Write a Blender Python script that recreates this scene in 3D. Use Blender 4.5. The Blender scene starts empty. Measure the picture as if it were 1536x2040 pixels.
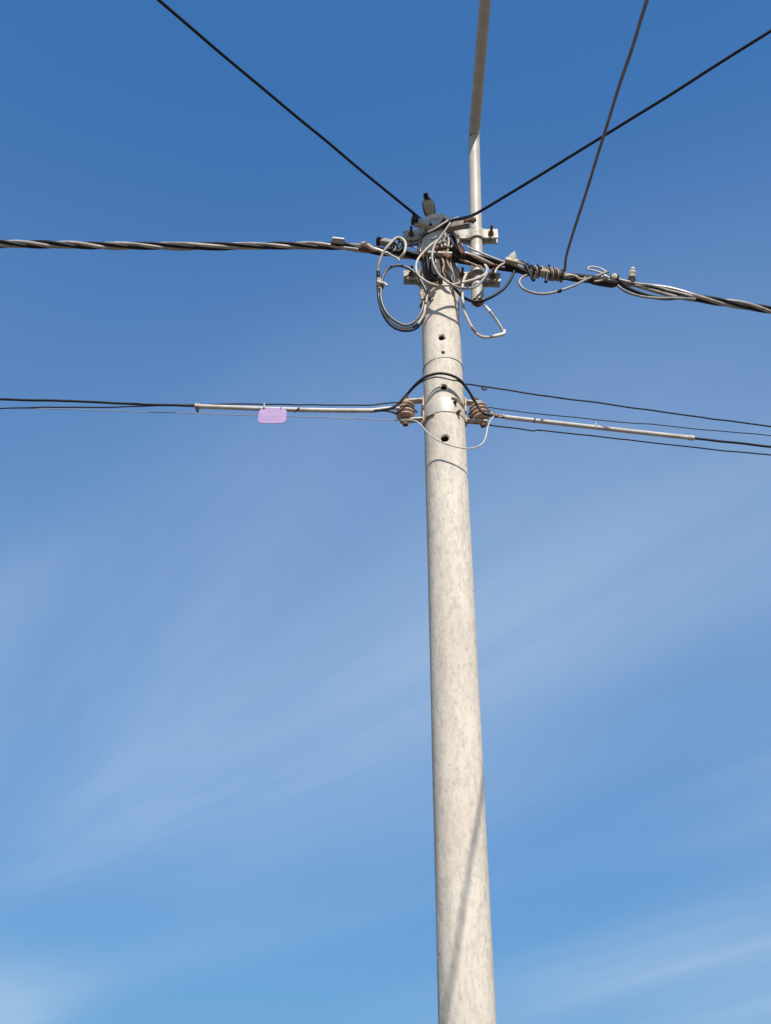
import bpy, bmesh, math, random
from mathutils import Vector, Matrix, noise as mnoise
R = math.radians
random.seed(7)
S = bpy.context.scene
COL = S.collection

# ---------------------------------------------------------------- camera
PITCH, FOC = R(33.6), 2200.0           # looking up; focal length in photo pixels (1536 x 2040)
CAM = Vector((0.0, 0.0, 1.6))
cd = bpy.data.cameras.new('camera'); cam = bpy.data.objects.new('camera', cd); COL.objects.link(cam)
cam.location = CAM; cam.rotation_euler = (R(90) + PITCH, 0, 0)
cd.sensor_fit = 'VERTICAL'; cd.sensor_height = 36.0; cd.lens = 36.0 * FOC / 2040.0
cd.clip_start = 0.05; cd.clip_end = 6000
S.camera = cam

# ---------------------------------------------------------------- sun and sky
SUN_AZ, SUN_EL = R(14.0), R(43.0)      # behind the viewer, a little to the right
SDIR = Vector((math.sin(SUN_AZ)*math.cos(SUN_EL), -math.cos(SUN_AZ)*math.cos(SUN_EL), math.sin(SUN_EL)))
sl = bpy.data.lights.new('sun', 'SUN'); sl.energy = 4.4; sl.angle = R(0.53); sl.color = (1.0, 0.95, 0.87)
so = bpy.data.objects.new('sun', sl); COL.objects.link(so)
so.rotation_euler = SDIR.to_track_quat('Z', 'Y').to_euler(); so.location = (4, -12, 14)

W = bpy.data.worlds.new('World'); S.world = W; W.use_nodes = True
nt = W.node_tree; N = nt.nodes; L = nt.links; N.clear()
def nd(t, **kw):
    n = N.new(t)
    for k, v in kw.items(): setattr(n, k, v)
    return n
sky = nd('ShaderNodeTexSky', sky_type='NISHITA'); sky.sun_disc = False
sky.sun_elevation = SUN_EL; sky.sun_rotation = math.pi - SUN_AZ
sky.altitude = 0; sky.air_density = 2.0; sky.dust_density = 0.0; sky.ozone_density = 6.0
# the phone's tone curve and white balance, applied to the whole sky alike
sc_ = nd('ShaderNodeVectorMath', operation='SCALE'); sc_.inputs['Scale'].default_value = 0.1; L.new(sky.outputs[0], sc_.inputs[0])
gm = nd('ShaderNodeGamma'); gm.inputs['Gamma'].default_value = 0.55; L.new(sc_.outputs[0], gm.inputs['Color'])
hs = nd('ShaderNodeVectorMath', operation='MULTIPLY'); hs.inputs[1].default_value = (1.75, 4.45, 8.45); L.new(gm.outputs[0], hs.inputs[0])
tc = nd('ShaderNodeTexCoord'); sep = nd('ShaderNodeSeparateXYZ'); L.new(tc.outputs['Generated'], sep.inputs[0])
def mth(op, a, b=None, c=None):
    n = nd('ShaderNodeMath', operation=op)
    for i, v in enumerate((a, b, c)):
        if v is None: continue
        if isinstance(v, (int, float)): n.inputs[i].default_value = v
        else: L.new(v, n.inputs[i])
    return n.outputs[0]
zz = mth('MAXIMUM', mth('ADD', sep.outputs[2], 0.12), 0.03)
comb = nd('ShaderNodeCombineXYZ'); L.new(mth('DIVIDE', sep.outputs[0], zz), comb.inputs[0]); L.new(mth('DIVIDE', sep.outputs[1], zz), comb.inputs[1])
def cirrus(rot, scl, nscale, det, dist, lo, hi, off):
    m0 = nd('ShaderNodeMapping'); m0.inputs['Rotation'].default_value = (0, 0, rot); L.new(comb.outputs[0], m0.inputs['Vector'])
    mp = nd('ShaderNodeMapping'); mp.inputs['Scale'].default_value = scl; mp.inputs['Location'].default_value = off; mp.label = 'drift'
    L.new(m0.outputs[0], mp.inputs['Vector'])
    nz = nd('ShaderNodeTexNoise'); nz.inputs['Scale'].default_value = nscale; nz.inputs['Detail'].default_value = det
    nz.inputs['Roughness'].default_value = 0.6; nz.inputs['Distortion'].default_value = dist
    L.new(mp.outputs[0], nz.inputs['Vector'])
    mr = nd('ShaderNodeMapRange', interpolation_type='SMOOTHSTEP'); mr.inputs['From Min'].default_value = lo; mr.inputs['From Max'].default_value = hi
    L.new(nz.outputs['Fac'], mr.inputs['Value']); return mr.outputs[0]
broad = cirrus(0.93, (0.40, 1.0, 1), 0.66, 2.0, 0.3, 0.36, 0.64, (3.00, -7.42, 0))
fine = cirrus(0.80, (0.36, 1.5, 1), 1.20, 9.0, 1.1, 0.26, 0.80, (3.127, -7.322, 0))
cir = mth('MULTIPLY', mth('MULTIPLY', broad, mth('MULTIPLY_ADD', fine, 0.70, 0.42)), 0.76)
hz_ = nd('ShaderNodeMapRange', interpolation_type='SMOOTHSTEP'); hz_.inputs['From Min'].default_value = 0.83; hz_.inputs['From Max'].default_value = 0.56
hz_.inputs['To Max'].default_value = 0.13; L.new(sep.outputs[2], hz_.inputs['Value'])           # thin haze, thicker towards the horizon
veil = mth('ADD', hz_.outputs[0], mth('MULTIPLY', cir, mth('SUBTRACT', 1.0, hz_.outputs[0])))
mix = nd('ShaderNodeMix', data_type='RGBA'); L.new(veil, mix.inputs['Factor']); L.new(hs.outputs[0], mix.inputs['A'])
mix.inputs['B'].default_value = (4.9, 6.45, 8.3, 1)
bg = nd('ShaderNodeBackground'); bg.inputs['Strength'].default_value = 0.078; L.new(mix.outputs['Result'], bg.inputs['Color'])
ow = nd('ShaderNodeOutputWorld'); L.new(bg.outputs[0], ow.inputs['Surface'])
S.view_settings.view_transform = 'Standard'; S.view_settings.look = 'None'
S.view_settings.exposure = 0.35; S.view_settings.gamma = 1.0; S.view_settings.use_curve_mapping = False

# ---------------------------------------------------------------- measuring helpers
FW = Vector((0, math.cos(PITCH), math.sin(PITCH))); UP = Vector((0, -math.sin(PITCH), math.cos(PITCH)))
def ray(px, py): return FW + Vector((1, 0, 0))*((px-768)/FOC) + UP*((1020-py)/FOC)
def at(px, py, Y):                      # the point seen at a photo pixel, Y metres out
    d = ray(px, py); return CAM + d*(Y/d.y)
def atz(px, py, z):                     # the same at a known height
    d = ray(px, py); return CAM + d*((z-CAM.z)/d.z)
def pts(lst, Y=None): return [at(p[0], p[1], p[2] if len(p) > 2 else Y) for p in lst]

# ---------------------------------------------------------------- materials
def mat(name, c1, c2=None, rough=0.6, metal=0.0, scale=12.0, detail=6.0, lo=0.35, hi=0.65, bump=0.0, bscale=None,
        stretch=(1, 1, 1), c3=None, s3=40.0, lo3=0.55, hi3=0.7, coat=0.0, trans=0.0, spec=0.5):
    m = bpy.data.materials.new(name); m.use_nodes = True; t = m.node_tree; n = t.nodes; l = t.links
    b = n['Principled BSDF']; b.inputs['Roughness'].default_value = rough; b.inputs['Metallic'].default_value = metal
    b.inputs['Coat Weight'].default_value = coat; b.inputs['Specular IOR Level'].default_value = spec
    tcn = n.new('ShaderNodeTexCoord'); mp = n.new('ShaderNodeMapping'); mp.inputs['Scale'].default_value = stretch
    l.new(tcn.outputs['Object'], mp.inputs['Vector'])
    col = None
    if c2 is not None:
        nz = n.new('ShaderNodeTexNoise'); nz.inputs['Scale'].default_value = scale; nz.inputs['Detail'].default_value = detail; nz.inputs['Roughness'].default_value = 0.65
        l.new(mp.outputs[0], nz.inputs['Vector'])
        r = n.new('ShaderNodeMapRange'); r.inputs['From Min'].default_value = lo; r.inputs['From Max'].default_value = hi; l.new(nz.outputs['Fac'], r.inputs['Value'])
        mx = n.new('ShaderNodeMix'); mx.data_type = 'RGBA'; mx.inputs['A'].default_value = (*c1, 1); mx.inputs['B'].default_value = (*c2, 1)
        l.new(r.outputs[0], mx.inputs['Factor']); col = mx.outputs['Result']
        if c3 is not None:
            nz3 = n.new('ShaderNodeTexNoise'); nz3.inputs['Scale'].default_value = s3; nz3.inputs['Detail'].default_value = 4; l.new(mp.outputs[0], nz3.inputs['Vector'])
            r3 = n.new('ShaderNodeMapRange'); r3.inputs['From Min'].default_value = lo3; r3.inputs['From Max'].default_value = hi3; l.new(nz3.outputs['Fac'], r3.inputs['Value'])
            m3 = n.new('ShaderNodeMix'); m3.data_type = 'RGBA'; l.new(col, m3.inputs['A']); m3.inputs['B'].default_value = (*c3, 1); l.new(r3.outputs[0], m3.inputs['Factor']); col = m3.outputs['Result']
        l.new(col, b.inputs['Base Color'])
        rr = n.new('ShaderNodeMapRange'); rr.inputs['To Min'].default_value = max(0, rough-0.1); rr.inputs['To Max'].default_value = min(1, rough+0.12); l.new(nz.outputs['Fac'], rr.inputs['Value']); l.new(rr.outputs[0], b.inputs['Roughness'])
    else:
        b.inputs['Base Color'].default_value = (*c1, 1)
    if bump:
        nb = n.new('ShaderNodeTexNoise'); nb.inputs['Scale'].default_value = bscale or scale*3; nb.inputs['Detail'].default_value = 5; l.new(mp.outputs[0], nb.inputs['Vector'])
        bp = n.new('ShaderNodeBump'); bp.inputs['Strength'].default_value = bump; bp.inputs['Distance'].default_value = 0.004; l.new(nb.outputs['Fac'], bp.inputs['Height']); l.new(bp.outputs[0], b.inputs['Normal'])
    if trans: b.inputs['Transmission Weight'].default_value = trans
    return m

def concrete():
    m = bpy.data.materials.new('concrete'); m.use_nodes = True; t = m.node_tree; n = t.nodes; l = t.links
    b = n['Principled BSDF']; b.inputs['Roughness'].default_value = 0.9; b.inputs['Specular IOR Level'].default_value = 0.25
    tcn = n.new('ShaderNodeTexCoord')
    def nz(sc, st, det=5, rough=0.6):
        mp = n.new('ShaderNodeMapping'); mp.inputs['Scale'].default_value = st; l.new(tcn.outputs['Object'], mp.inputs['Vector'])
        k = n.new('ShaderNodeTexNoise'); k.inputs['Scale'].default_value = sc; k.inputs['Detail'].default_value = det; k.inputs['Roughness'].default_value = rough
        l.new(mp.outputs[0], k.inputs['Vector']); return k.outputs['Fac']
    def rng(v, a, c, o=1.0):
        r = n.new('ShaderNodeMapRange'); r.inputs['From Min'].default_value = a; r.inputs['From Max'].default_value = c; r.inputs['To Max'].default_value = o; l.new(v, r.inputs['Value']); return r.outputs[0]
    def mixc(f, a, bcol):
        k = n.new('ShaderNodeMix'); k.data_type = 'RGBA'; l.new(f, k.inputs['Factor'])
        if isinstance(a, tuple): k.inputs['A'].default_value = (*a, 1)
        else: l.new(a, k.inputs['A'])
        k.inputs['B'].default_value = (*bcol, 1); return k.outputs['Result']
    c = mixc(rng(nz(3.0, (1, 1, 0.5)), 0.35, 0.68), (0.67, 0.595, 0.495), (0.575, 0.505, 0.415))
    c = mixc(rng(nz(34, (1, 1, 0.45), 6), 0.46, 0.70, 0.75), c, (0.41, 0.365, 0.31))          # grey weathering flecks, drawn out upward
    c = mixc(rng(nz(62, (1, 1, 0.55), 4), 0.55, 0.71, 0.56), c, (0.31, 0.265, 0.215))
    c = mixc(rng(nz(14, (1, 1, 0.05), 5), 0.54, 0.68, 0.5), c, (0.47, 0.41, 0.335))
    c = mixc(rng(nz(11, (1, 1, 0.14), 4), 0.56, 0.70, 0.5), c, (0.74, 0.68, 0.60))            # pale run marks
    c = mixc(rng(nz(1.6, (1, 1, 0.7), 3), 0.52, 0.72, 0.5), c, (0.49, 0.40, 0.335))
    c = mixc(rng(nz(5.5, (1, 1, 0.22), 6), 0.54, 0.70, 0.5), c, (0.42, 0.375, 0.32))          # uneven grey patches            # warm staining
    l.new(c, b.inputs['Base Color'])
    bp = n.new('ShaderNodeBump'); bp.inputs['Strength'].default_value = 0.55; bp.inputs['Distance'].default_value = 0.004
    l.new(nz(60, (1, 1, 0.6), 7), bp.inputs['Height']); l.new(bp.outputs[0], b.inputs['Normal'])
    return m

M = {}
M['concrete'] = concrete()
M['pipe'] = mat('weathered_lamp_paint', (0.47, 0.43, 0.36), (0.38, 0.35, 0.295), 0.5, 0.0, 14, bump=0.15, stretch=(1, 1, 0.3), c3=(0.30, 0.27, 0.22), s3=45, lo3=0.62, hi3=0.75)
M['galv'] = mat('galvanised_steel', (0.50, 0.46, 0.385), (0.38, 0.35, 0.30), 0.6, 0.05, 25, bump=0.15, c3=(0.27, 0.17, 0.10), s3=24, lo3=0.54, hi3=0.70)
M['shadesteel'] = mat('shade_darkened_rusty_steel', (0.24, 0.21, 0.175), (0.16, 0.135, 0.11), 0.65, 0.1, 30, bump=0.2, c3=(0.14, 0.075, 0.045), s3=34)  # rusty steel, darkened to put the right arm's shade into its colour
M['band'] = mat('band_steel', (0.60, 0.54, 0.45), (0.50, 0.445, 0.37), 0.48, 0.12, 22, bump=0.1)
M['rust'] = mat('rusty_steel', (0.19, 0.085, 0.04), (0.07, 0.032, 0.02), 0.9, 0.0, 60, bump=0.4, c3=(0.30, 0.15, 0.07), s3=90)
M['rustlight'] = mat('rust_stained_steel', (0.50, 0.43, 0.34), (0.30, 0.17, 0.09), 0.7, 0.1, 38, lo=0.42, hi=0.6, bump=0.3)
M['black'] = mat('black_cable_sheath', (0.006, 0.006, 0.010), (0.013, 0.012, 0.014), 0.5, 0, 30, spec=0.3)
M['aged'] = mat('sun_greyed_cable_sheath', (0.04, 0.038, 0.036), (0.10, 0.095, 0.088), 0.38, 0, 18, spec=0.6)
M['bundle'] = mat('bundled_cable_sheath', (0.06, 0.055, 0.052), (0.20, 0.185, 0.17), 0.28, 0, 9, spec=0.9, lo=0.40, hi=0.60, stretch=(1, 1, 1))
M['strandhighlight'] = mat('highlight_strand_sheath', (0.50, 0.44, 0.375), (0.20, 0.175, 0.15), 0.32, 0, 11, spec=0.8)  # pale colour stands in for sun highlights on the black strands
M['darkbrown'] = mat('brown_rubber_and_shade', (0.060, 0.043, 0.036), (0.030, 0.022, 0.019), 0.7, 0, 30, bump=0.2)
M['brownwire'] = mat('brown_grey_wire', (0.20, 0.13, 0.11), (0.10, 0.075, 0.07), 0.5, 0, 9)
M['cream'] = mat('cream_insulation', (0.58, 0.50, 0.395), (0.36, 0.30, 0.235), 0.5, 0, 16)
M['grey'] = mat('grey_insulation', (0.36, 0.335, 0.305), (0.17, 0.155, 0.145), 0.45, 0, 16)
M['alum'] = mat('bare_aluminium_wire', (0.48, 0.47, 0.45), (0.33, 0.32, 0.305), 0.5, 0.1, 30)
M['pvc'] = mat('white_pvc', (0.56, 0.52, 0.47), (0.38, 0.345, 0.30), 0.42, 0, 14)
M['porcelain'] = mat('brown_porcelain', (0.46, 0.325, 0.225), (0.29, 0.185, 0.125), 0.3, 0, 22, coat=0.3)
M['lilac'] = mat('lilac_plastic', (0.325, 0.205, 0.375), (0.26, 0.17, 0.34), 0.6, 0, 10)
M['white'] = mat('white_plastic', (0.62, 0.60, 0.57), (0.48, 0.455, 0.42), 0.5, 0, 20)
M['connector'] = mat('grey_connector', (0.30, 0.28, 0.26), (0.19, 0.18, 0.165), 0.6, 0, 25, bump=0.1)
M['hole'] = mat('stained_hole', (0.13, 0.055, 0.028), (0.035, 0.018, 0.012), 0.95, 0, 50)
M['connblack'] = mat('black_connector', (0.022, 0.019, 0.018), (0.045, 0.037, 0.032), 0.75, 0, 25, spec=0.2)
M['tape'] = mat('tan_tape', (0.50, 0.40, 0.29), (0.34, 0.24, 0.16), 0.7, 0, 40)
M['glass'] = mat('lamp_lens', (0.75, 0.75, 0.72), None, 0.25)
M['ground'] = mat('dusty_ground', (0.15, 0.118, 0.088), (0.12, 0.094, 0.07), 0.95, 0, 0.6, c3=(0.18, 0.142, 0.105), s3=6)
M['beak'] = mat('dark_beak', (0.03, 0.028, 0.026), None, 0.4)
M['eye'] = mat('bird_eye', (0.008, 0.007, 0.006), None, 0.1)
M['wing'] = mat('brown_wing_feathers', (0.13, 0.105, 0.08), (0.055, 0.045, 0.036), 0.8, 0, 60, stretch=(1, 1, 0.3))
M['leg'] = mat('bird_leg', (0.10, 0.075, 0.06), None, 0.6)

# ---------------------------------------------------------------- object helpers
def tag(o, label=None, cat=None, group=None, kind=None):
    if label: o['label'] = label
    if cat: o['category'] = cat
    if group: o['group'] = group
    if kind: o['kind'] = kind
    return o
def thing(name, label, cat, loc, group=None):
    o = bpy.data.objects.new(name, None); COL.objects.link(o); o.location = loc; o.empty_display_size = 0.05
    return tag(o, label, cat, group)
def link(name, bm, m, parent=None, smooth=62):
    bmesh.ops.recalc_face_normals(bm, faces=bm.faces)
    if smooth:
        lim = R(smooth)
        for f in bm.faces: f.smooth = True
        for e in bm.edges:
            if len(e.link_faces) == 2: e.smooth = e.calc_face_angle(0) < lim
    me = bpy.data.meshes.new(name)
    if parent is not None:
        org = Vector((0, 0, 0)); p = parent
        while p is not None: org += Vector(p.location); p = p.parent
        bmesh.ops.translate(bm, verts=bm.verts, vec=-org)
    bm.to_mesh(me); bm.free(); me.materials.append(M[m] if isinstance(m, str) else m)
    o = bpy.data.objects.new(name, me); COL.objects.link(o)
    if parent is not None: o.parent = parent
    return o
def spline(p, n=8):                      # Catmull-Rom through the points
    if len(p) < 3: return [p[0].lerp(p[-1], i/n) for i in range(n+1)]
    q = [p[0]*2-p[1]] + list(p) + [p[-1]*2-p[-2]]; out = []
    for i in range(1, len(q)-2):
        a, b, c, d = q[i-1:i+3]
        for k in range(n):
            t = k/n; out.append(0.5*((2*b) + (c-a)*t + (2*a-5*b+4*c-d)*t*t + (3*b-a-3*c+d)*t**3))
    out.append(p[-1]); return out
def tube(bm, path, r, sides=10, cap=True):
    n = len(path); rs = r if isinstance(r, (list, tuple)) else [r]*n
    ups = None; rings = []
    for i, p in enumerate(path):
        t = (path[min(i+1, n-1)] - path[max(i-1, 0)]).normalized()
        if ups is None:
            a = Vector((0, 0, 1)) if abs(t.z) < 0.9 else Vector((1, 0, 0)); ups = (a - t*a.dot(t)).normalized()
        else:
            ups = ups - t*ups.dot(t); ups = ups.normalized() if ups.length > 1e-6 else t.orthogonal().normalized()
        b = t.cross(ups)
        rings.append([bm.verts.new(p + (ups*math.cos(2*math.pi*k/sides) + b*math.sin(2*math.pi*k/sides))*rs[i]) for k in range(sides)])
    for i in range(n-1):
        for k in range(sides):
            bm.faces.new((rings[i][k], rings[i][(k+1) % sides], rings[i+1][(k+1) % sides], rings[i+1][k]))
    if cap:
        bm.faces.new(rings[0]); bm.faces.new(rings[-1])
    return bm
def T(path, r, sides=10): return tube(bmesh.new(), path, r, sides)
def box(bm, c, ax, ay, az):              # centre and three half-axes
    v = [bm.verts.new(c + ax*i + ay*j + az*k) for i in (-1, 1) for j in (-1, 1) for k in (-1, 1)]
    for f in ((0, 1, 3, 2), (4, 6, 7, 5), (0, 4, 5, 1), (2, 3, 7, 6), (0, 2, 6, 4), (1, 5, 7, 3)): bm.faces.new([v[i] for i in f])
    return bm
def bevel(bm, w, seg=2):
    bmesh.ops.recalc_face_normals(bm, faces=bm.faces)
    bmesh.ops.bevel(bm, geom=bm.edges[:], offset=w, segments=seg, affect='EDGES', profile=0.5); return bm
def bar(a, b, w, h, upv=Vector((0, 0, 1)), bw=0.003, name=None):      # rectangular bar from a to b
    d = (b-a); l = d.length; d.normalize(); s = d.cross(upv).normalized(); u = s.cross(d)
    return bevel(box(bmesh.new(), (a+b)/2, d*(l/2), s*(w/2), u*(h/2)), bw)
def lathe(bm, o, axis, prof, sides=28):  # prof: (distance along axis, radius)
    axis = axis.normalized(); x = axis.orthogonal().normalized(); y = axis.cross(x); prev = None
    for s, r in prof:
        ring = [bm.verts.new(o + axis*s + (x*math.cos(2*math.pi*k/sides) + y*math.sin(2*math.pi*k/sides))*max(r, 1e-4)) for k in range(sides)]
        if prev:
            for k in range(sides): bm.faces.new((prev[k], prev[(k+1) % sides], ring[(k+1) % sides], ring[k]))
        else: bm.faces.new(ring)
        prev = ring
    bm.faces.new(prev); return bm
def wob(path, amp, seed, freq=3.0):      # small kinks of a real cable
    return [p + mnoise.noise_vector(p*freq + Vector((seed*7.3, seed*1.7, 0)))*amp for p in path]
def cable(name, label, path, r, m, cat='cable', group=None, n=8, amp=0.0, sides=10, smooth=True):
    p = spline(path, n) if smooth else path
    p = wob(p, amp or 0.0022, len(label), 9.0)
    p = wob(p, 0.003, len(label)+3, 4.0)
    return tag(link(name, T(p, r, sides), m), label, cat, group)

# ---------------------------------------------------------------- ground (below the frame)
bm = bmesh.new(); g = 3000
for f in ([(-g, -g), (g, -g), (g, g), (-g, g)],): bm.faces.new([bm.verts.new((x, y, 0)) for x, y in f])
tag(link('ground', bm, 'ground', None, 0), kind='structure')

# ---------------------------------------------------------------- the concrete pole
PX, PY = 0.34, 5.0
TOPZ = at(872, 425, PY-0.117).z
def prad(z): return 0.1165 + (TOPZ - z)*0.0009
pole = thing('utility_pole', 'tall round pale concrete utility pole with bolt holes', 'pole', (PX, PY, 0))
bm = bmesh.new(); NS, NR = 96, 150; rings = []
for i in range(NR+1):
    z = TOPZ*i/NR - (0.3 if i == 0 else 0); ring = []
    for k in range(NS):
        a = 2*math.pi*k/NS
        e = mnoise.noise(Vector((math.cos(a)*1.3, math.sin(a)*1.3, z*1.1)))*0.0016 + mnoise.noise(Vector((math.cos(a)*4, math.sin(a)*4, z*9)))*0.0007
        r = prad(z) + e; ring.append(bm.verts.new((PX + math.cos(a)*r, PY + math.sin(a)*r, z)))
    rings.append(ring)
for i in range(NR):
    for k in range(NS): bm.faces.new((rings[i][k], rings[i][(k+1) % NS], rings[i+1][(k+1) % NS], rings[i+1][k]))
bm.faces.new(rings[0]); top = bm.faces.new(rings[-1])
shaft = link('shaft', bm, 'concrete', pole, 35)
def onpole(px, py):                      # where a photo pixel meets the pole's surface
    d = ray(px, py); ox, oy = CAM.x-PX, CAM.y-PY; a = d.x*d.x + d.y*d.y; b = ox*d.x + oy*d.y; c = ox*ox + oy*oy - 0.1185**2
    t = (-b - math.sqrt(max(0, b*b - a*c)))/a; return CAM + d*t
cut = bmesh.new()
for px, py, r, dep in ((880, 672, 0.018, 0.10), (882.5, 702, 0.009, 0.02), (884, 771, 0.0185, 0.10), (886, 873, 0.0215, 0.11), (904, 806, 0.011, 0.03)):
    p = onpole(px, py); ax = Vector((PX-p.x, PY-p.y, 0)).normalized(); x = ax.cross(Vector((0, 0, 1))); sides = 18; prev = None
    for js, (s, rr) in enumerate(((-0.03, r*1.9), (0.0005, r*1.45), (0.008, r), (dep, r*0.92))):
        ring = []
        for k in range(sides):
            a = 2*math.pi*k/sides; j = 1 + 0.28*mnoise.noise(Vector((math.cos(a)*1.5+px, math.sin(a)*1.5+py, s*20)))
            ring.append(cut.verts.new(p + ax*s + (x*math.cos(a) + Vector((0, 0, 1))*math.sin(a))*rr*j))
        if prev:
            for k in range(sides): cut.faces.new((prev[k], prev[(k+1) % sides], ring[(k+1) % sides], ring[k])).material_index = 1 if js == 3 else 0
        else: cut.faces.new(ring)
        prev = ring
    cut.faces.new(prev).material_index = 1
for px, py, r in ((848, 1046, 0.013), (846, 944, 0.010), (929.5, 930, 0.010), (852, 1200, 0.006), (856, 1260, 0.008), (931, 948, 0.008), (875, 1905, 0.007), (941.5, 1180, 0.006)):
    p = onpole(px, py)
    b2 = bmesh.ops.create_icosphere(cut, subdivisions=2, radius=r, matrix=Matrix.Translation(p) @ Matrix.Diagonal((1, 1, 1.9, 1)))
    for v in b2['verts']: v.co += mnoise.noise_vector(v.co*90)*r*0.35
bmesh.ops.recalc_face_normals(cut, faces=cut.faces)
bmesh.ops.translate(cut, verts=cut.verts, vec=(-PX, -PY, 0))
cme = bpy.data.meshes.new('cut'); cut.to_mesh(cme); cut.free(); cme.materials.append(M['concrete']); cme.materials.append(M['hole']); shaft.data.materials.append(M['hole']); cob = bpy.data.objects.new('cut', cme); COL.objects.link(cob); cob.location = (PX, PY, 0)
md = shaft.modifiers.new('holes', 'BOOLEAN'); md.operation = 'DIFFERENCE'; md.solver = 'EXACT'; md.object = cob
bpy.context.view_layer.update()
dg = bpy.context.evaluated_depsgraph_get(); nm = bpy.data.meshes.new_from_object(shaft.evaluated_get(dg))
shaft.modifiers.clear(); shaft.data = nm; nm.name = 'shaft'
bpy.data.objects.remove(cob); bpy.data.meshes.remove(cme)
print('mats', [m.name if m else None for m in nm.materials])
b2 = bmesh.new(); b2.from_mesh(nm)
for f in b2.faces: f.smooth = True
for e in b2.edges:
    if len(e.link_faces) == 2: e.smooth = e.calc_face_angle(0) < R(24)
b2.to_mesh(nm); b2.free()

# ---------------------------------------------------------------- street lamp: pipe clamped to the pole, arm towards the viewer
PB = at(951.5, 602, 5.0); PT = at(944, 292, 5.0); PR = 0.040
lamp = thing('street_lamp', 'pale grey street lamp pipe clamped beside the pole, bent towards the viewer', 'street lamp', PB)
BEND = at(944, 272, 5.0)
ARMEND = BEND + Vector((0.068, -1.70, 0.64)); armdir = (ARMEND - BEND).normalized()
p0, p1 = BEND + (PB-BEND).normalized()*0.10, BEND + armdir*0.10
bend = [p0.lerp(BEND, t).lerp(BEND.lerp(p1, t), t) for t in [i/8 for i in range(9)]]
link('pipe', T([PB] + [PB.lerp(p0, i/6) for i in range(1, 6)] + bend + [p1.lerp(ARMEND, i/6) for i in range(1, 7)], PR, 28), 'pipe', lamp)
link('pipe_plug', T([PB + Vector((0, 0, 0.004)), PB + Vector((0.0, 0, -0.022))], [PR*0.93, PR*0.55], 16), 'rust', lamp)
# weld bead and notch at the bend
def ringarc(c, axis, r, tr, a0, a1, front, n=16):
    axis = axis.normalized(); f = (front - axis*front.dot(axis)).normalized(); s = axis.cross(f)
    return T([c + (f*math.cos(a) + s*math.sin(a))*r for a in [a0+(a1-a0)*i/n for i in range(n+1)]], tr, 6)
fr = Vector((-0.12, -0.72, -0.69)).normalized(); BI = BEND + fr*0.024
link('weld_bead', ringarc(BI + armdir*0.015 , (armdir + (BEND-PB).normalized()), PR*1.0, 0.009, -0.7, 0.7, fr), 'pipe', lamp)
link('weld_bead', ringarc(BI + armdir*-0.035, (armdir*0.4 + (BEND-PB).normalized()), PR*1.0, 0.008, -0.7, 0.7, fr), 'pipe', lamp)
link('notch', ringarc(BI + armdir*-0.008, (armdir + (BEND-PB).normalized()), PR*1.0, 0.0085, -0.62, 0.62, fr), 'connblack', lamp)
# lantern head, beyond the upper edge of the picture
hd = Vector((armdir.x, armdir.y, armdir.z*0.35)).normalized(); hs_ = hd.cross(Vector((0, 0, 1))).normalized(); hu = hs_.cross(hd)
bm = bmesh.new(); prev = None
for s, w, h in ((-0.10, 0.05, 0.05), (0.0, 0.075, 0.07), (0.12, 0.15, 0.085), (0.38, 0.16, 0.08), (0.52, 0.12, 0.06), (0.57, 0.06, 0.035)):
    c = ARMEND + hd*(s-0.14); ring = []
    for k in range(20):
        a = 2*math.pi*k/20; ca, sa = math.cos(a), math.sin(a)
        ring.append(bm.verts.new(c + hs_*math.copysign(abs(ca)**0.7, ca)*w + hu*math.copysign(abs(sa)**0.8, sa)*h))
    if prev:
        for k in range(20): bm.faces.new((prev[k], prev[(k+1) % 20], ring[(k+1) % 20], ring[k]))
    else: bm.faces.new(ring)
    prev = ring
bm.faces.new(prev); head = link('lamp_head', bm, 'galv', lamp)
bm = bmesh.new(); lathe(bm, ARMEND + hd*0.0 - hu*0.06, -hu, ((0, 0.09), (0.03, 0.088), (0.06, 0.06), (0.072, 0.01))); link('lens', bm, 'glass', head)
# white sticker on the pipe, wrapped on its surface
def sticker(c, axis, r, a0, a1, h, front):
    axis = axis.normalized(); f = (front - axis*front.dot(axis)).normalized(); s = axis.cross(f); bm = bmesh.new(); n = 8
    for rr in (r,):
        lo = [bm.verts.new(c - axis*h/2 + (f*math.cos(a)+s*math.sin(a))*rr) for a in [a0+(a1-a0)*i/n for i in range(n+1)]]
        hi = [bm.verts.new(c + axis*h/2 + (f*math.cos(a)+s*math.sin(a))*rr) for a in [a0+(a1-a0)*i/n for i in range(n+1)]]
    for i in range(n): bm.faces.new((lo[i], lo[i+1], hi[i+1], hi[i]))
    return bm
pdir = (BEND-PB).normalized()
def onpipe(py):                           # point of the pipe's axis at a photo row
    lo, hi = 0.0, 1.0
    for _ in range(30):
        m_ = (lo+hi)/2; v = PB.lerp(BEND, m_) - CAM; y = 1020 - FOC*v.dot(UP)/v.dot(FW)
        if y > py: lo = m_
        else: hi = m_
    return PB.lerp(BEND, lo)
link('sticker', sticker(onpipe(502), pdir, PR+0.0015, -0.25, 0.32, 0.062, Vector((0, -1, 0))), 'white', lamp)

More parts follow.
